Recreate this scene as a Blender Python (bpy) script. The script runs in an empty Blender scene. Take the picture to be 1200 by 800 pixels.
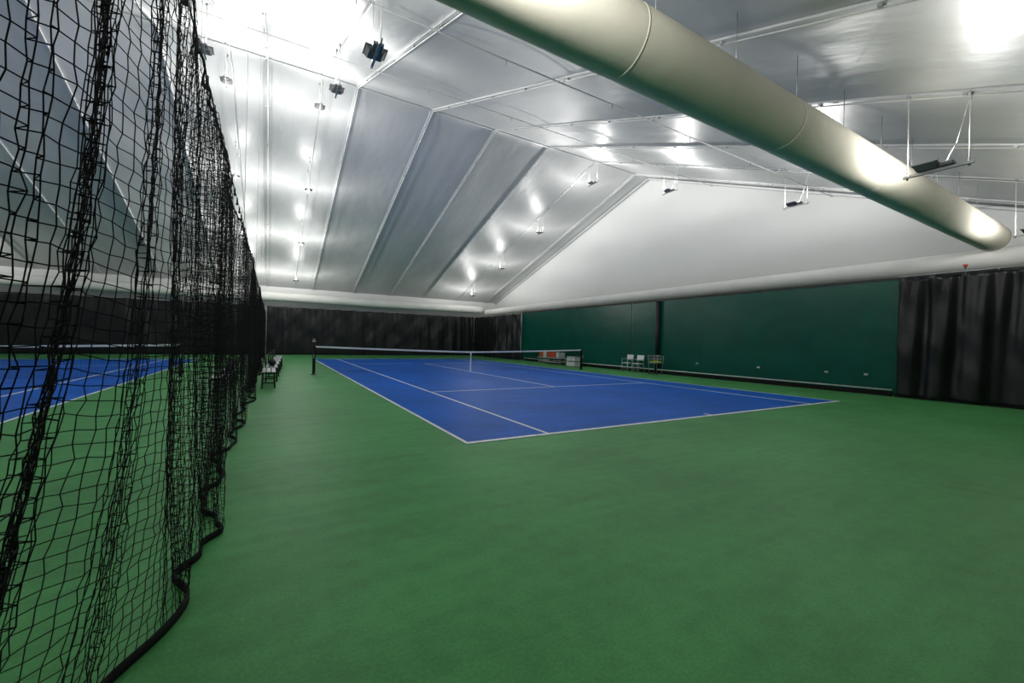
import bpy, bmesh, math, random
import numpy as np
from mathutils import Matrix, Vector
random.seed(3); rng=np.random.default_rng(5)
S=bpy.context.scene
C=bpy.context.collection
try:
    S.view_settings.view_transform='Standard'
    S.view_settings.look='None'
except Exception as e: print(e)

# ---------------------------------------------------------------- constants
CAMP=(-7.8,-17.0,1.407)
RX=11.3; FY=19.0; BY=-18.9; LX=-27.0
RIDGE=11.2; SF=.32; SN=.393
def ceil_z(y): return RIDGE-(SF*y if y>0 else -SN*y)

# ---------------------------------------------------------------- materials
def mat(name,col,rough=.5,metal=0,var=0,vscale=5,bump=0,bscale=20,spec=.5,bdist=.01,stretch=(1,1,1),emit=None):
    m=bpy.data.materials.new(name); m.use_nodes=True
    nt=m.node_tree; b=nt.nodes['Principled BSDF']
    b.inputs['Base Color'].default_value=(*col,1); b.inputs['Roughness'].default_value=rough
    b.inputs['Metallic'].default_value=metal; b.inputs['Specular IOR Level'].default_value=spec
    tc=nt.nodes.new('ShaderNodeTexCoord'); mp=nt.nodes.new('ShaderNodeMapping')
    mp.inputs['Scale'].default_value=stretch
    nt.links.new(tc.outputs['Object'],mp.inputs['Vector'])
    if var>0:
        n=nt.nodes.new('ShaderNodeTexNoise'); n.inputs['Scale'].default_value=vscale; n.inputs['Detail'].default_value=6
        nt.links.new(mp.outputs[0],n.inputs['Vector'])
        r=nt.nodes.new('ShaderNodeValToRGB')
        r.color_ramp.elements[0].position=.3; r.color_ramp.elements[1].position=.7
        r.color_ramp.elements[0].color=(*[c*(1-var) for c in col],1)
        r.color_ramp.elements[1].color=(*[min(1,c*(1+var)) for c in col],1)
        nt.links.new(n.outputs['Fac'],r.inputs[0]); nt.links.new(r.outputs[0],b.inputs['Base Color'])
    if bump>0:
        n=nt.nodes.new('ShaderNodeTexNoise'); n.inputs['Scale'].default_value=bscale; n.inputs['Detail'].default_value=4
        nt.links.new(mp.outputs[0],n.inputs['Vector'])
        bp=nt.nodes.new('ShaderNodeBump'); bp.inputs['Strength'].default_value=bump; bp.inputs['Distance'].default_value=bdist
        nt.links.new(n.outputs['Fac'],bp.inputs['Height']); nt.links.new(bp.outputs[0],b.inputs['Normal'])
    if emit:
        b.inputs['Emission Color'].default_value=(*emit[:3],1); b.inputs['Emission Strength'].default_value=emit[3]
    return m

def floor_mat(name,col,rough,spec=.2):
    m=mat(name,col,rough,0,.14,.6,.12,250,spec=spec,bdist=.002)
    nt=m.node_tree; b=nt.nodes['Principled BSDF']
    src=b.inputs['Base Color'].links[0].from_socket
    tc=nt.nodes.new('ShaderNodeTexCoord')
    # sparse pale specks / ball marks
    n=nt.nodes.new('ShaderNodeTexNoise'); n.inputs['Scale'].default_value=22; n.inputs['Detail'].default_value=6; n.inputs['Roughness'].default_value=.7
    nt.links.new(tc.outputs['Object'],n.inputs['Vector'])
    r=nt.nodes.new('ShaderNodeValToRGB'); r.color_ramp.elements[0].position=.64; r.color_ramp.elements[1].position=.72
    r.color_ramp.elements[0].color=(0,0,0,1); r.color_ramp.elements[1].color=(.6,.6,.6,1)
    nt.links.new(n.outputs['Fac'],r.inputs[0])
    mx=nt.nodes.new('ShaderNodeMixRGB'); mx.inputs[2].default_value=(*[min(1,c*1.5+.06) for c in col],1)
    nt.links.new(r.outputs[0],mx.inputs[0]); nt.links.new(src,mx.inputs[1])
    last=mx.outputs[0]
    for rot,sc,base,lo,hi in ((.6,(.8,2.5,1),1.2,.93,1.06),(-.5,(.35,5,1),1.6,.95,1.05),(1.2,(1,1,1),7,.94,1.06),(0,(1,1,1),60,.90,1.10)):
        mp=nt.nodes.new('ShaderNodeMapping'); mp.inputs['Rotation'].default_value=(0,0,rot); mp.inputs['Scale'].default_value=sc
        n2=nt.nodes.new('ShaderNodeTexNoise'); n2.inputs['Scale'].default_value=base; n2.inputs['Detail'].default_value=8
        nt.links.new(tc.outputs['Object'],mp.inputs['Vector']); nt.links.new(mp.outputs[0],n2.inputs['Vector'])
        r2=nt.nodes.new('ShaderNodeValToRGB'); r2.color_ramp.elements[0].position=.36; r2.color_ramp.elements[1].position=.64
        r2.color_ramp.elements[0].color=(lo,lo,lo,1); r2.color_ramp.elements[1].color=(hi,hi,hi,1)
        nt.links.new(n2.outputs['Fac'],r2.inputs[0])
        ml=nt.nodes.new('ShaderNodeMixRGB'); ml.blend_type='MULTIPLY'; ml.inputs[0].default_value=1
        nt.links.new(last,ml.inputs[1]); nt.links.new(r2.outputs[0],ml.inputs[2]); last=ml.outputs[0]
    nt.links.new(last,b.inputs['Base Color'])
    return m

M_floor=floor_mat('green_acrylic',(.083,.330,.100),.5)
M_blue=floor_mat('blue_acrylic',(.008,.125,.58),.5,.10)
M_line=mat('white_line_paint',(.88,.90,.90),.5,var=.04,vscale=8)
M_ceil=mat('silver_foil',(.57,.58,.58),.44,.28,.07,.7,.5,.8,spec=.4,bdist=.12,stretch=(1,.35,1))
M_gable=mat('white_vinyl',(.60,.61,.60),.5,0,.03,.4,.2,1.0,bdist=.05)
M_rib=mat('rib_strip',(.60,.61,.62),.4,.3,.05,3)
M_pipe=mat('white_pipe',(.74,.74,.72),.4,0,.04,3)
M_duct=mat('duct_fabric',(.68,.65,.55),.9,0,.06,1.2,.25,3,spec=.1,bdist=.03)
M_ductw=mat('duct_white',(.70,.70,.67),.7,0,.05,1.2,.25,3,spec=.2,bdist=.03)
M_vinyl=mat('black_vinyl',(.009,.010,.011),.36,0,.3,2,.35,1.6,spec=.35,bdist=.06,stretch=(1,1,.6))
M_green=mat('green_wall_panel',(.002,.085,.056),.26,0,.12,1.5,.4,.9,spec=.3,bdist=.05)
M_black=mat('black_metal',(.012,.012,.013),.45,.2,.2,8)
M_net=mat('black_cord',(.006,.006,.007),.8,0,.2,30,spec=.2)
M_hem=mat('black_webbing',(.010,.010,.011),.75,0,.25,20,.4,150,spec=.2)
M_steel=mat('galvanised_steel',(.45,.46,.47),.35,.8,.1,10)
M_fix=mat('fixture_grey',(.16,.16,.17),.4,.5,.1,8)
M_lamp=mat('lamp_glass',(.9,.9,.9),.3,emit=(1,1,1,6))
M_white=mat('white_plastic',(.80,.80,.78),.4,0,.04,6)
M_orange=mat('orange_plastic',(.85,.12,.03),.45,0,.08,6)
M_red=mat('red_plastic',(.6,.03,.02),.45,0,.08,6)
M_ball=mat('tennis_ball_felt',(.55,.75,.06),.9,0,.1,40)

# ---------------------------------------------------------------- helpers
class B:
    def __init__(s): s.bm=bmesh.new(); s.mats=[]
    def mi(s,m):
        if m not in s.mats: s.mats.append(m)
        return s.mats.index(m)
    def _fin(s,vs,m,smooth=False):
        i=s.mi(m)
        for f in {f for v in vs for f in v.link_faces}: f.material_index=i; f.smooth=smooth
    def box(s,c,d,m,rot=None,bev=0):
        r=bmesh.ops.create_cube(s.bm,size=1); vs=r['verts']
        M=Matrix.Translation(c)@(rot.to_4x4() if rot else Matrix.Identity(4))@Matrix.Diagonal((*d,1))
        bmesh.ops.transform(s.bm,matrix=M,verts=vs)
        s._fin(vs,m)
        if bev>0:
            es=list({e for v in vs for e in v.link_edges})
            rr=bmesh.ops.bevel(s.bm,geom=es,offset=bev,segments=2,affect='EDGES',profile=.5)
            i=s.mi(m)
            for f in rr['faces']: f.material_index=i
    def cyl(s,p,q,r,m,seg=10,r2=None):
        p=Vector(p);q=Vector(q);d=q-p
        rr=bmesh.ops.create_cone(s.bm,cap_ends=True,segments=seg,radius1=r,radius2=r if r2 is None else r2,depth=d.length)
        M=Matrix.Translation((p+q)/2)@d.to_track_quat('Z','Y').to_matrix().to_4x4()
        bmesh.ops.transform(s.bm,matrix=M,verts=rr['verts']); s._fin(rr['verts'],m,True)
    def sph(s,c,r,m,sub=2):
        rr=bmesh.ops.create_icosphere(s.bm,subdivisions=sub,radius=r)
        bmesh.ops.translate(s.bm,verts=rr['verts'],vec=c); s._fin(rr['verts'],m,True)
    def poly(s,pts,m):
        vs=[s.bm.verts.new(p) for p in pts]; f=s.bm.faces.new(vs); f.material_index=s.mi(m)
    def out(s,name,parent=None,loc=None):
        me=bpy.data.meshes.new(name); s.bm.normal_update(); s.bm.to_mesh(me); s.bm.free()
        for m in s.mats: me.materials.append(m)
        o=bpy.data.objects.new(name,me); C.objects.link(o)
        if parent: o.parent=parent
        if loc: o.location=loc
        return o
def empty(name,loc=(0,0,0)):
    e=bpy.data.objects.new(name,None); C.objects.link(e); e.location=loc; e.empty_display_size=.3; return e

def raw_mesh(name,verts,quads,m,parent=None,smooth=False):
    me=bpy.data.meshes.new(name); n=len(quads)
    me.vertices.add(len(verts)); me.vertices.foreach_set('co',np.ascontiguousarray(verts,dtype=np.float32).ravel())
    me.loops.add(n*4); me.loops.foreach_set('vertex_index',np.ascontiguousarray(quads,dtype=np.int32).ravel())
    me.polygons.add(n); me.polygons.foreach_set('loop_start',np.arange(0,n*4,4,dtype=np.int32))
    try: me.polygons.foreach_set('loop_total',np.full(n,4,dtype=np.int32))
    except Exception: pass
    me.update(calc_edges=True); me.validate()
    if smooth: me.polygons.foreach_set('use_smooth',np.ones(n,dtype=bool))
    me.materials.append(m)
    o=bpy.data.objects.new(name,me); C.objects.link(o)
    if parent: o.parent=parent
    return o

def strands(P,r,a,b,sides=3):
    L,M,_=P.shape
    th=np.arange(sides)*2*np.pi/sides+.4
    V=P[:,:,None,:]+r*(np.cos(th)[None,None,:,None]*a[:,:,None,:]+np.sin(th)[None,None,:,None]*b[:,:,None,:])
    idx=np.arange(L*M*sides).reshape(L,M,sides)
    A=idx[:,:-1,:];Bq=idx[:,1:,:]
    Q=np.stack([A,np.roll(A,-1,axis=2),np.roll(Bq,-1,axis=2),Bq],axis=-1).reshape(-1,4)
    return V.reshape(-1,3),Q
def net_mesh(name,P,r,m,parent,sides=3):
    ax=np.zeros((1,1,3));ax[...,0]=1; ay=np.zeros((1,1,3));ay[...,1]=1; az=np.zeros((1,1,3));az[...,2]=1
    V1,Q1=strands(P,r,np.broadcast_to(ax,P.shape),np.broadcast_to(ay,P.shape),sides)
    H=np.transpose(P,(1,0,2)).copy()
    T=np.gradient(H,axis=1); T[...,2]=0
    T/= (np.linalg.norm(T,axis=-1)[...,None]+1e-9)
    N=np.stack([-T[...,1],T[...,0],np.zeros_like(T[...,0])],-1)
    V2,Q2=strands(H,r,N,np.broadcast_to(az,H.shape),sides)
    return raw_mesh(name,np.vstack([V1,V2]),np.vstack([Q1,Q2+len(V1)]),m,parent)

# ---------------------------------------------------------------- room shell
b=B(); b.box(((LX+RX)/2,(BY+FY)/2,-.05),(RX-LX,FY-BY,.1),M_floor); b.out('floor')

ribs=[-2.07+3.03*k for k in range(-8,5)]
xs=[];
edges=[LX]+[r for r in ribs if LX+.5<r<RX-.2]+[RX]
for i in range(len(edges)-1):
    n=12
    for k in range(n): xs.append((edges[i]+(edges[i+1]-edges[i])*k/n,math.sin(math.pi*k/n)))
xs.append((edges[-1],0))
ys=list(np.linspace(BY,0,40))+list(np.linspace(0,FY,40))[1:]
V=[];
for x,bl in xs:
    for y in ys:
        z=ceil_z(y)+.10*bl*min(1,abs(y)/1.0)*min(1,(FY-abs(y))/1.5)*.9
        V.append((x,y,z))
ny=len(ys); Q=[]
for i in range(len(xs)-1):
    for j in range(ny-1):
        a0=i*ny+j; Q.append((a0,a0+1,a0+ny+1,a0+ny))
ceiling=raw_mesh('ceiling',np.array(V),np.array(Q),M_ceil,smooth=True)

def wall(name,pts,m):
    b=B(); b.poly(pts,m); return b.out(name)
wall('wall_right',[(RX,BY,0),(RX,FY,0),(RX,FY,ceil_z(FY)+.1),(RX,0,RIDGE+.1),(RX,BY,ceil_z(BY)+.1)],M_gable)
wall('wall_left',[(LX,BY,0),(LX,FY,0),(LX,FY,ceil_z(FY)+.1),(LX,0,RIDGE+.1),(LX,BY,ceil_z(BY)+.1)],M_gable)
wall('wall_far',[(LX,FY,0),(RX,FY,0),(RX,FY,ceil_z(FY)+.1),(LX,FY,ceil_z(FY)+.1)],M_gable)
wall('wall_back',[(LX,BY,0),(RX,BY,0),(RX,BY,ceil_z(BY)+.1),(LX,BY,ceil_z(BY)+.1)],M_gable)

for x in ribs:
    if not (LX+.5<x<RX-.2): continue
    b=B()
    for (y0,y1) in ((BY+.05,0),(0,FY-.05)):
        z0=ceil_z(y0);z1=ceil_z(y1)
        d=Vector((0,y1-y0,z1-z0)); ang=math.atan2(d.z,d.y)
        R=Matrix.Rotation(ang,3,'X')
        c=Vector((x,(y0+y1)/2,(z0+z1)/2-.02))
        b.box(c,(.07,d.length,.035),M_rib,R)
        b.cyl((x+.04,y0,z0-.07),(x+.04,y1,z1-.07),.012,M_pipe,6)
        n=int(d.length/2)
        for k in range(1,n):
            p=Vector((x+.03,y0,z0-.05))+d*(k/n); b.box(p,(.08,.05,.05),M_steel,R)
    b.out('ceiling_rib')
b=B()
for (y0,y1) in ((BY+.05,0),(0,FY-.05)):
    b.box((RX-.12,(y0+y1)/2,(ceil_z(y0)+ceil_z(y1))/2-.05),(.2,math.hypot(y1-y0,ceil_z(y1)-ceil_z(y0)),.08),M_rib,Matrix.Rotation(math.atan2(ceil_z(y1)-ceil_z(y0),y1-y0),3,'X'))
b.out('trim_1')
b=B(); b.box(((LX+RX)/2,0,RIDGE-.04),(RX-LX-.1,.10,.04),M_rib); b.out('trim_2')
for yy in (-4.2,-9.3,-13.0):
    b=B(); z=ceil_z(yy)-.16
    b.cyl((LX+.2,yy,z),(RX-.2,yy,z),.016,M_pipe,8)
    for x in ribs:
        if LX+1<x<RX:
            b.cyl((x,yy,z),(x,yy,z+.12),.008,M_steel,6); b.cyl((x+1.5,yy,z),(x+1.5,yy,z-.12),.012,M_steel,6)
    b.out('sprinkler_pipe')

# ---------------------------------------------------------------- ducts
def duct(p,q,r,m,band=3.05):
    p=Vector(p);q=Vector(q);d=(q-p);L=d.length;d.normalize()
    b=B(); seg=40; n=int(L/.25)
    up=Vector((0,0,1)); s=d.cross(up).normalized()
    rings=[]
    for i in range(n+1):
        t=i/n; c=p+d*L*t
        pos=(L*t)%band
        rr=r*(1-.018*math.exp(-(min(pos,band-pos)/.12)**2))
        rings.append([b.bm.verts.new(c+s*rr*math.cos(a)+up*rr*math.sin(a)) for a in [2*math.pi*j/seg for j in range(seg)]])
    mi=b.mi(m)
    for i in range(n):
        for j in range(seg):
            f=b.bm.faces.new((rings[i][j],rings[i][(j+1)%seg],rings[i+1][(j+1)%seg],rings[i+1][j])); f.smooth=True; f.material_index=mi
    x=band
    while x<L:
        c=p+d*x; b.cyl(c-d*.012,c+d*.012,r*.992,m,seg); x+=band
    for c,sg in ((p,-1),(q,1)):
        prev=rings[0] if sg<0 else rings[-1]
        for kk in range(1,5):
            a=kk/4*math.pi/2; rr=r*math.cos(a); off=d*sg*r*.55*math.sin(a)
            if kk<4:
                cur=[b.bm.verts.new(c+off+s*rr*math.cos(t)+up*rr*math.sin(t)) for t in [2*math.pi*j/seg for j in range(seg)]]
                for j in range(seg):
                    f=b.bm.faces.new((prev[j],prev[(j+1)%seg],cur[(j+1)%seg],cur[j])); f.smooth=True; f.material_index=mi
                prev=cur
            else:
                v=b.bm.verts.new(c+off)
                for j in range(seg):
                    f=b.bm.faces.new((prev[j],prev[(j+1)%seg],v)); f.smooth=True; f.material_index=mi
    bmesh.ops.recalc_face_normals(b.bm,faces=b.bm.faces)
    return b
b=duct((LX+1,-13.8,4.6),(9.45,-13.8,4.6),.36,M_duct)
x=-24
while x<9:
    b.cyl((x,-13.8,4.95),(x,-13.8,ceil_z(-13.8)-.02),.006,M_steel,6); x+=1.525
b.out('ventilation_duct')
duct((9.75,-18.2,4.05),(9.75,18.1,4.05),.30,M_ductw).out('ventilation_duct')
duct((LX+1,18.0,4.28),(9.2,18.0,4.28),.33,M_ductw).out('ventilation_duct')

# ---------------------------------------------------------------- curtains
def curtain(name,p,q,h,amp,lam,m,seed=0,thick=.006,zb=.02,sagamp=.04,sagl=1.2,dens=14):
    p=Vector((p[0],p[1],0));q=Vector((q[0],q[1],0));d=q-p;L=d.length;d.normalize();n=Vector((-d.y,d.x,0))
    nu=int(L*dens)+1; nv=32; r=np.random.default_rng(seed)
    ph=r.uniform(0,6.28,20); V=[]
    for i in range(nu):
        u=L*i/(nu-1)
        top=h-sagamp*abs(math.sin(math.pi*u/sagl))**.8
        for j in range(nv):
            t=j/(nv-1); z=zb+(top-zb)*t
            w=amp*(.5+.5*math.sin(u*.9+ph[0]))*math.sin(2*math.pi*u/lam+ph[1]+1.3*math.sin(u*1.7+ph[2])+.5*math.sin(z*1.1+u))
            w+=amp*.45*math.sin(2*math.pi*u/lam*2.3+ph[3]+z*.6)*(.3+.7*t*t)
            w+=amp*.3*math.sin(z*3.1+u*2.2+ph[4])*math.sin(u*1.3+ph[5])
            w+=amp*.35*math.sin(z*2.2-u*3.1+ph[6])*math.sin(u*.7+z*.8+ph[7])
            w+=amp*.15*math.sin(z*5.2-u*5.1+ph[8])*math.sin(u*2.1-z*1.3+ph[9])
            V.append(tuple(p+d*u+n*w+Vector((0,0,z))))
    Q=[(i*nv+j,(i+1)*nv+j,(i+1)*nv+j+1,i*nv+j+1) for i in range(nu-1) for j in range(nv-1)]
    root=empty(name,(0,0,0))
    o=raw_mesh('cloth',np.array(V),np.array(Q),m,root,smooth=True)
    s=o.modifiers.new('thick','SOLIDIFY'); s.thickness=thick
    b=B(); b.cyl(p+Vector((0,0,h+.03)),q+Vector((0,0,h+.03)),.012,M_steel,6)
    u=0
    while u<=L:
        c=p+d*u; b.cyl(c+Vector((0,0,h-.03)),c+Vector((0,0,h+.06)),.012,M_steel,6); u+=sagl
    b.out('cable',root)
    b=B(); c=(p+q)/2; b.box((c.x,c.y,.03),(abs(d.x)*L+.05,abs(d.y)*L+.05,.05),M_hem); b.out('bottom_hem',root)
    return root
WX=8.75
curtain('backdrop_curtain',(LX+.3,18.5),(-8.3,18.5),3.62,.05,1.1,M_vinyl,1)
curtain('backdrop_curtain',(-8.1,18.5),(8.72,18.5),3.62,.055,1.0,M_vinyl,2)
curtain('backdrop_curtain',(WX,14.3),(WX,18.5),3.6,.04,1.1,M_vinyl,3)
curtain('backdrop_curtain',(WX-.12,9.8),(WX-.12,14.3),3.6,.12,.7,M_vinyl,4)
curtain('backdrop_curtain',(WX-.18,-18.3),(WX-.18,-12.1),3.6,.075,.75,M_vinyl,6,dens=26,sagl=.6)
curtain('backdrop_curtain',(LX+.3,-18.5),(8.6,-18.5),3.6,.06,.9,M_vinyl,7,dens=6)

b=B()
segs=[(9.95,3.9),(3.9,-1.2),(-1.25,-12.1),(-12.1,-18.6)]
for y1,y0 in segs:
    b.box((WX+.06,(y0+y1)/2,1.8),(.06,abs(y1-y0)-.02,3.56),M_green,bev=.01)
b.box((WX+.06,(-18.6+9.95)/2,3.62),(.09,28.5,.06),M_black)
b.out('wall_green_panel')
b=B(); b.cyl((WX-.10,-3.05,0),(WX-.10,-3.05,3.55),.10,M_black,14); b.box((WX-.13,-3.05,.02),(.24,.3,.04),M_black); b.cyl((WX-.10,-3.05,3.5),(WX-.10,-3.05,3.57),.105,M_black,14)
b.out('padded_post')
b=B()
b.cyl((WX-.14,9.2,.20),(WX-.14,-12.0,.20),.022,M_white,8)
b.box((WX-.10,-1.4,.07),(.03,21.2,.14),M_hem)
for i in range(12): b.cyl((WX-.14,9.2-i*1.92,0),(WX-.14,9.2-i*1.92,.2),.015,M_black,6)
b.out('baseboard_right')
for y in (-5.2,-7.9,-10.2,-11.3):  # small white blocks standing in for lamp reflections on the green panel
    b=B(); b.box((WX+.015,y,.62),(.03,.10,.06),M_white,bev=.006); b.box((WX-.004,y,.62),(.01,.05,.035),M_steel); b.out('wall_glint')
b=B(); b.box((WX-.2,-13.5,3.78),(.06,.09,.06),M_red,bev=.01); b.cyl((WX-.2,-13.5,3.70),(WX-.2,-13.5,3.76),.02,M_black); b.out('warning_beacon')

# ---------------------------------------------------------------- courts
def court(cx):
    root=empty('tennis_court',(cx,0,0))
    b=B(); b.box((0,0,.002),(10.97,23.77,.004),M_blue); b.out('playing_surface',root)
    b=B(); z=.0055; h=.003
    def ln(x0,x1,y0,y1): b.box(((x0+x1)/2,(y0+y1)/2,z),(x1-x0,y1-y0,h),M_line)
    W=5.485;Ln=11.885;s=4.115
    for sg in (-1,1):
        a,c=sorted((sg*W,sg*(W-.055))); ln(a,c,-Ln,Ln)
        a,c=sorted((sg*s,sg*(s-.055))); ln(a,c,-Ln+.09,Ln-.09)
        a,c=sorted((sg*Ln,sg*(Ln-.09))); ln(-W+.056,W-.056,a,c)
        ln(-s+.001,s-.057,sg*6.4-.027,sg*6.4+.027)
        a,c=sorted((sg*(Ln-.09),sg*(Ln-.25))); ln(-.03,.03,a,c)
    ln(-.027,.027,-6.37,6.37)
    b.out('court_lines',root)
    r=empty('tennis_net',(cx,0,0))
    n=284; xs_=np.linspace(-6.36,6.36,n); P=np.zeros((n,21,3))
    top=.914+(1.07-.914)*(np.abs(xs_)/6.4)**1.3-.03
    for j in range(21):
        P[:,j,0]=xs_; P[:,j,1]=.006*np.sin(xs_*3+j); P[:,j,2]=.03+(top-.03)*j/20
    net_mesh('net_mesh',P,.0028,M_net,r)
    P2=P[:,12:,:].copy(); P2[:,:,0]+=.02; P2[:,:,1]+=.012; P2[:,:,2]-=.015
    net_mesh('net_mesh_double',P2,.0028,M_net,r)
    b=B(); N=40
    for i in range(N):
        x0=-6.36+12.72*i/N;x1=-6.36+12.72*(i+1)/N
        f=lambda x:.914+(1.07-.914)*(abs(x)/6.4)**1.3
        dz=f(x1)-f(x0); R=Matrix.Rotation(-math.atan2(dz,x1-x0),3,'Y')
        b.box(((x0+x1)/2,0,(f(x0)+f(x1))/2-.03),(x1-x0+.002,.022,.065),M_line,R)
    b.box((0,0,.457),(.05,.026,.89),M_line)
    b.out('headband',r)
    b=B()
    for sx in (-1,1):
        b.box((sx*6.42,0,.54),(.075,.075,1.08),M_black,bev=.008)
        b.cyl((sx*6.42,0,1.08),(sx*6.42,0,1.11),.03,M_black)
        b.cyl((sx*6.42,-.05,.72),(sx*6.42,-.13,.72),.02,M_steel); b.cyl((sx*6.42,-.13,.72),(sx*6.42,-.13,.6),.012,M_steel)
        b.box((sx*6.37,0,.55),(.03,.05,1.0),M_net)
        b.box((sx*6.42,0,.01),(.18,.18,.02),M_black)
    b.out('posts',r)
    return r
court(0.0); court(-16.73)
b=B()
b.cyl((-6.42,0,1.11),(-6.42,0,1.2),.012,M_black); b.box((-6.42,0,1.25),(.14,.05,.12),M_black,bev=.01)
for i in range(3): b.box((-6.46+.04*i,-.028,1.25),(.025,.01,.06),M_white)
b.box((-6.42,0,1.33),(.08,.04,.04),M_steel); b.out('score_keeper')

# ---------------------------------------------------------------- divider net
NX=-8.22; NH=3.12
root=empty('divider_net',(0,0,0))
yy=np.arange(-18.3,18.0,.001)
def phase(y): return 2*np.pi*y/.40+1.5*np.sin(y*1.9)+.9*np.sin(y*4.3+1)
def ampl(y): return .052+.026*np.sin(y*1.37+.5)+.016*np.sin(y*3.1)
px=ampl(yy)*np.sin(phase(yy))
# tight gathers every 0.25-0.45 m where the netting is bunched on its ties
env=np.zeros_like(yy); cy=-18.1
centres=[]
while cy<3: centres.append(cy); cy+=rng.uniform(.24,.42)
centres+= [-15.73,-15.42,-15.12,-14.45]
for c0 in centres:
    wd=rng.uniform(.014,.022); env=np.maximum(env,rng.uniform(.7,1.0)*np.exp(-((yy-c0)/wd)**2))
gx=.034*env*np.sin(2*np.pi*yy/.021)
ds=np.hypot(np.diff(px+gx),np.diff(yy)); s=np.concatenate([[0],np.cumsum(ds)])
cell=.047
sv=np.arange(0,s[-1],cell); ycol=np.interp(sv,s,yy); xcol=np.interp(sv,s,px); gcol=np.interp(sv,s,gx)
rows=int(NH/cell); zz=np.linspace(.05,NH,rows)
nc=len(sv); print('cols',nc)
hz=zz/NH
fac=.25+.75*np.clip(np.sin(np.pi*hz)*1.6,0,1); fac=np.where(hz<.5,np.maximum(fac,.40),fac)
gf=np.where(hz<.10,.35+hz*6.5,1.0)
t=1-hz[None,:]
Yc=ycol[:,None]+np.zeros((nc,rows)); Z=zz[None,:]+np.zeros((nc,rows))
Xc=NX+xcol[:,None]*fac[None,:]+gcol[:,None]*gf[None,:]+(.03*np.sin(ycol*.83+.7)+.02*np.sin(ycol*2.1+2))[:,None]
Xc=Xc+ t**2*(.075*np.sin(ycol*4.6+.3)+.05*np.sin(ycol*1.7)+.02*np.sin(ycol*10.7))[:,None]
near=1/(1+np.exp((ycol+14.55)/.10))
Xc=Xc- t**2.5*(.22*near)[:,None] + t**2*(.07*np.exp(-((ycol+14.25)/.25)**2)-.05*np.exp(-((ycol+14.0)/.12)**2))[:,None]
Yc+= t*.02*np.sin(ycol*3.3)[:,None]+.010*np.sin(zz*2.3)[None,:]*np.sin(ycol*5)[:,None]
Z+= (.012*np.sin(ycol*5.2)+.01*np.sin(ycol*11+1))[:,None]*np.ones((1,rows))+ .012*np.sin(ycol[:,None]*3+zz[None,:]*4)
sag=(-.045*np.abs(np.sin(np.pi*ycol/.42)))[:,None]*(zz[None,:]/NH)**8; Z+=sag
J=rng.normal(0,.0036,(nc,rows,3)); J[:,0,:]=0
P=np.stack([Xc,Yc,Z],-1)+J; P[...,2]=np.maximum(P[...,2],.03)
net_mesh('mesh',P,.0019,M_net,root,3)
def ribbon(name,line,z0,z1,th,m):
    n=len(line); T=np.gradient(line,axis=0); T/=(np.linalg.norm(T,axis=1)[:,None]+1e-9)
    N=np.stack([-T[:,1],T[:,0]],-1)*th/2
    V=[]
    for k,(sg,z) in enumerate(((1,z0),(1,z1),(-1,z1),(-1,z0))):
        zc=z if np.ndim(z) else np.full(n,z)
        V.append(np.column_stack([line+sg*N,zc]))
    V=np.stack(V,1).reshape(-1,3); idx=np.arange(n*4).reshape(n,4)
    Qs=np.stack([idx[:-1],np.roll(idx[:-1],-1,axis=1),np.roll(idx[1:],-1,axis=1),idx[1:]],-1).reshape(-1,4)
    return raw_mesh(name,V,Qs,m,root)
def smooth_line(j):
    yg=np.arange(-18.25,17.95,.03); o=np.argsort(P[:,j,1]); xi=np.interp(yg,P[o,j,1],P[o,j,0]); zi=np.interp(yg,P[o,j,1],P[o,j,2])
    k=np.ones(5)/5; xi[2:-2]=np.convolve(xi,k,'valid'); return np.column_stack([xi,yg]),zi
bl,_=smooth_line(0); ribbon('bottom_hem',bl,.004,.045,.014,M_hem)
tl,zt=smooth_line(rows-1); ribbon('top_hem',tl,zt-.014,zt+.014,.008,M_hem)
b=B()
b.cyl((NX,-18.3,NH+.06),(NX,18.2,NH+.06),.005,M_steel,6)
y=-18.06
while y<18:
    b.cyl((NX,y,NH+.08),(NX,y,NH-.01),.010,M_black,6); b.sph((NX,y,NH),.018,M_black,1); y+=.42
y=-15
while y<18:
    b.cyl((NX,y,NH+.06),(NX,y,ceil_z(y)-.03),.003,M_steel,5); y+=6.06
b.out('suspension_cable',root)

# ---------------------------------------------------------------- light fixtures
def make_lamp(energy):
    LD=bpy.data.lights.new('uplight','POINT'); LD.energy=energy; LD.color=(1,.985,.95); LD.shadow_soft_size=.12
    LD.use_nodes=True
    nt=LD.node_tree; em=[n for n in nt.nodes if n.type=='EMISSION'][0]
    g=nt.nodes.new('ShaderNodeNewGeometry'); sp=nt.nodes.new('ShaderNodeSeparateXYZ'); nt.links.new(g.outputs['Incoming'],sp.inputs[0])
    # wide batwing photometric curve of an indirect luminaire with a little downlight
    mxn=nt.nodes.new('ShaderNodeMath'); mxn.operation='MAXIMUM'; mxn.inputs[1].default_value=.28; nt.links.new(sp.outputs['Z'],mxn.inputs[0])
    pw=nt.nodes.new('ShaderNodeMath'); pw.operation='POWER'; pw.inputs[1].default_value=-2.2; nt.links.new(mxn.outputs[0],pw.inputs[0])
    mr=nt.nodes.new('ShaderNodeMapRange'); mr.inputs['From Min'].default_value=-.2; mr.inputs['From Max'].default_value=.12; mr.inputs['To Min'].default_value=.34; mr.inputs['To Max'].default_value=1
    nt.links.new(sp.outputs['Z'],mr.inputs['Value'])
    mu=nt.nodes.new('ShaderNodeMath'); mu.operation='MULTIPLY'; nt.links.new(pw.outputs[0],mu.inputs[0]); nt.links.new(mr.outputs[0],mu.inputs[1])
    nt.links.new(mu.outputs[0],em.inputs['Strength'])
    return LD
LD_full=make_lamp(28); LD_mid=make_lamp(18); LD_dim=make_lamp(11)
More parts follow.
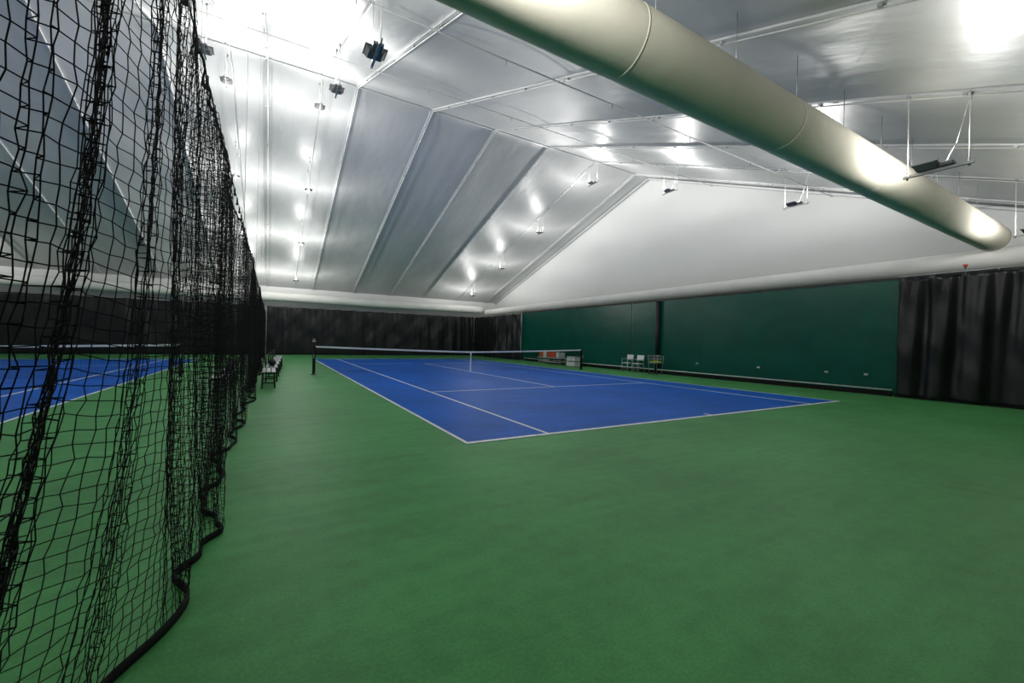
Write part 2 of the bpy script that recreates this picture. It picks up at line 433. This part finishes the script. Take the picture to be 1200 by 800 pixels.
def fixture(x,y):
    zc=ceil_z(y); z=zc-1.2
    root=empty('hanging_light_fixture',(x,y,z)); 
    b=B()
    b.box((0,0,0),(.04,.78,.04),M_steel)
    for sy in (-.34,.34):
        b.cyl((0,sy,0),(0,sy,ceil_z(y+sy)-z-.03),.008,M_pipe,6)
        b.cyl((0,sy,ceil_z(y+sy)-z-.07),(0,sy,ceil_z(y+sy)-z-.02),.03,M_steel,8)
        b.cyl((0,sy,-.05),(0,sy,.05),.014,M_steel,8)
    pts=[(0,-.1,.1),(.03,-.2,.35),(.0,-.28,.7),(0,-.33,.95)]
    for p,q in zip(pts,pts[1:]): b.cyl(p,q,.005,M_pipe,5)
    b.out('bar_and_rods',root)
    b=B()
    b.box((0,-.12,.05),(.17,.15,.06),M_fix,bev=.012)
    for i in range(5): b.box((0,-.17+.025*i,.083),(.16,.005,.01),M_fix)
    w0,w1,h0,h1=.11,.17,.02,.095
    c=.10
    lo=[(-w0,c-w0,h0),(w0,c-w0,h0),(w0,c+w0,h0),(-w0,c+w0,h0)]
    hi=[(-w1,c-w1*.8,h1),(w1,c-w1*.8,h1),(w1,c+w1*.8,h1),(-w1,c+w1*.8,h1)]
    b.poly(lo[::-1],M_fix)
    for i in range(4):
        j=(i+1)%4; b.poly([lo[i],lo[j],hi[j],hi[i]],M_fix)
    for sx in (-1,1): b.box((sx*w1,c,h1),(.02,w1*1.6+.02,.015),M_fix)
    for sy in (-1,1): b.box((0,c+sy*w1*.8,h1),(w1*2+.02,.02,.015),M_fix)
    b.cyl((-.06,c,.06),(.06,c,.06),.025,M_lamp,10)
    b.out('housing',root)
    ld=LD_dim if y<-12 else (LD_mid if (y<-8 and -12<x<0) else LD_full)
    lo_=bpy.data.objects.new('uplight',ld); C.objects.link(lo_); lo_.parent=root; lo_.location=(0,c,.22)
for rx in (7.0,-6.4,-9.3,-23.1):
    for y in (-15,-10,-5,0,5,10,15):
        if rx<-20 and abs(y) in(0,10): continue
        fixture(rx,y+.05)
fixture(.95,-14.8)
for rx in (7.0,-6.4,-9.3,-23.1):
    b=B()
    for y0,y1 in ((-18.5,-.2),(.2,18.5)):
        b.cyl((rx+.1,y0,ceil_z(y0)-.05),(rx+.1,y1,ceil_z(y1)-.05),.012,M_steel,6)
    b.out('electrical_conduit')

# ---------------------------------------------------------------- furniture
def bench(x,y,face=1):
    """courtside bench with backrest, running along y"""
    b=B()
    for i in range(3): b.box((-.115+.115*i,0,.44),(.10,1.5,.03),M_steel,bev=.006)
    bx=-.17*face
    for z in (.62,.72): b.box((bx,0,z),(.025,1.5,.07),M_black,bev=.005)
    for sy in (-.62,.62):
        b.box((0,sy,.41),(.33,.05,.03),M_black)
        for sx in (-.13,.13): b.cyl((sx,sy,.41),(sx*1.15,sy,0),.02,M_black,8)
        b.cyl((bx*.9,sy,.38),(bx*1.0,sy,.77),.018,M_black,8)
        b.box((0,sy,.15),(.28,.03,.03),M_black)
    return b.out('bench',None,(x,y,0))
for i,y in enumerate((-3.6,-1.8,0,1.8,3.6,5.4)): bench(-7.84+.07*i,y,1)
for y in (-5.2,-3.4,-1.3): bench(-8.80,y,-1)
def bag(x,y,z):
    b=B()
    b.cyl((0,-.22,.105),(0,.22,.105),.10,M_black,14)
    b.sph((0,-.22,.105),.098,M_black,2); b.sph((0,.22,.105),.098,M_black,2)
    for sy in(-.1,.1): b.cyl((0,sy,.105),(0,sy+.01,.105),.104,M_hem,14)
    pts=[(.0,-.10,.20),(.0,-.07,.26),(.0,.07,.26),(.0,.10,.20)]
    for p,q in zip(pts,pts[1:]): b.cyl(p,q,.012,M_hem,6)
    b.out('sports_bag',None,(x,y,z))
bag(-7.75,-1.7,.455)

def chair(x,y,rz):
    b=B()
    b.box((0,0,.45),(.42,.42,.03),M_white,bev=.01)
    b.box((0,.2,.74),(.42,.025,.26),M_white,Matrix.Rotation(-.12,3,'X'),bev=.008)
    for sx in (-.2,.2):
        b.cyl((sx,.17,.45),(sx,.22,.88),.013,M_steel,8)
        b.cyl((sx,.17,.46),(sx,.25,0),.013,M_steel,8)
        b.cyl((sx,-.18,.46),(sx,-.22,0),.013,M_steel,8)
        b.cyl((sx,-.2,.2),(sx,.21,.2),.009,M_steel,6)
        b.cyl((sx,-.2,.66),(sx,.2,.66),.013,M_steel,8); b.cyl((sx,-.2,.66),(sx,-.19,.45),.011,M_steel,8)
    b.cyl((-.2,-.2,.15),(.2,-.2,.15),.009,M_steel,6)
    o=b.out('folding_chair',None,(x,y,0)); o.rotation_euler=(0,0,rz)
chair(8.05,-1.7,-1.57); chair(8.05,-2.4,-1.5)
def cart(x,y,rz=0):
    b=B()
    for sx in(-.22,.22):
        for sy in(-.28,.28):
            b.cyl((sx*.8,sy*.8,.08),(sx,sy,.9),.011,M_steel,6)
            b.cyl((sx*.8-.012,sy*.8,.045),(sx*.8+.012,sy*.8,.045),.045,M_black,10)
    for z,s_ in((.9,1),(.72,.96),(.55,.92)):
        for sx in(-.22,.22): b.cyl((sx*s_,-.28*s_,z),(sx*s_,.28*s_,z),.007,M_steel,6)
        for sy in(-.28,.28): b.cyl((-.22*s_,sy*s_,z),(.22*s_,sy*s_,z),.007,M_steel,6)
    for i in range(9):
        v=-.26+.065*i
        for sx in(-.215,.215): b.cyl((sx,v,.54),(sx,v,.9),.003,M_steel,5)
    for i in range(7):
        v=-.2+.066*i
        for sy in(-.27,.27): b.cyl((v,sy,.54),(v,sy,.9),.003,M_steel,5)
    b.box((0,0,.54),(.41,.52,.012),M_steel)
    for i in range(5):
        for j in range(7):
            b.sph((-.14+.07*i+random.uniform(-.005,.005),-.21+.07*j,.582+random.uniform(0,.03)),.033,M_ball,1)
    o=b.out('ball_cart',None,(x,y,0)); o.rotation_euler=(0,0,rz)
cart(8.05,-3.5)
def crate(name,x,y,z,m,w=.5,d=.4,h=.3):
    b=B(); t=.015
    b.box((0,0,.01),(w,d,.02),m)
    for sx in(-1,1): b.box((sx*(w/2-t/2),0,h/2),(t,d,h),m)
    for sy in(-1,1): b.box((0,sy*(d/2-t/2),h/2),(w,t,h),m)
    for z_ in (h*.3,h*.65,h-.01):
        for sx in(-1,1): b.box((sx*w/2,0,z_),(.012,d+.012,.02),m)
        for sy in(-1,1): b.box((0,sy*d/2,z_),(w+.012,.012,.02),m)
    b.out(name,None,(x,y,z))
b=B(); b.box((0,0,.42),(.5,2.5,.04),M_white,bev=.006)
for sx in(-.2,.2):
    for sy in(-1.15,0,1.15): b.cyl((sx,sy,.4),(sx,sy,0),.018,M_steel,8)
b.box((0,0,.15),(.44,2.4,.02),M_white)
b.out('low_table',None,(7.95,4.8,0))
for i,m in enumerate((M_white,M_orange,M_orange,M_white,M_orange)): crate('storage_crate',7.95,3.86+.47*i,.445,m,.42,.40,.34)
crate('storage_crate',7.95,2.5,0,M_white,.5,.85,.28); crate('storage_crate',7.95,2.5,.30,M_white,.5,.85,.28)

# ---------------------------------------------------------------- world + camera
w=bpy.data.worlds.new('world'); S.world=w; w.use_nodes=True
w.node_tree.nodes['Background'].inputs[0].default_value=(.5,.5,.5,1); w.node_tree.nodes['Background'].inputs[1].default_value=.2
cd=bpy.data.cameras.new('camera'); cam=bpy.data.objects.new('camera',cd); C.objects.link(cam)
cd.sensor_width=36; cd.lens=36*483/1200; cd.clip_start=.02; cd.clip_end=200
cam.matrix_world=Matrix.Translation(CAMP)@Matrix.Rotation(math.radians(-30.3),4,'Z')@Matrix.Rotation(math.radians(90),4,'X')@Matrix.Rotation(math.radians(1.36),4,'Z')
S.camera=cam
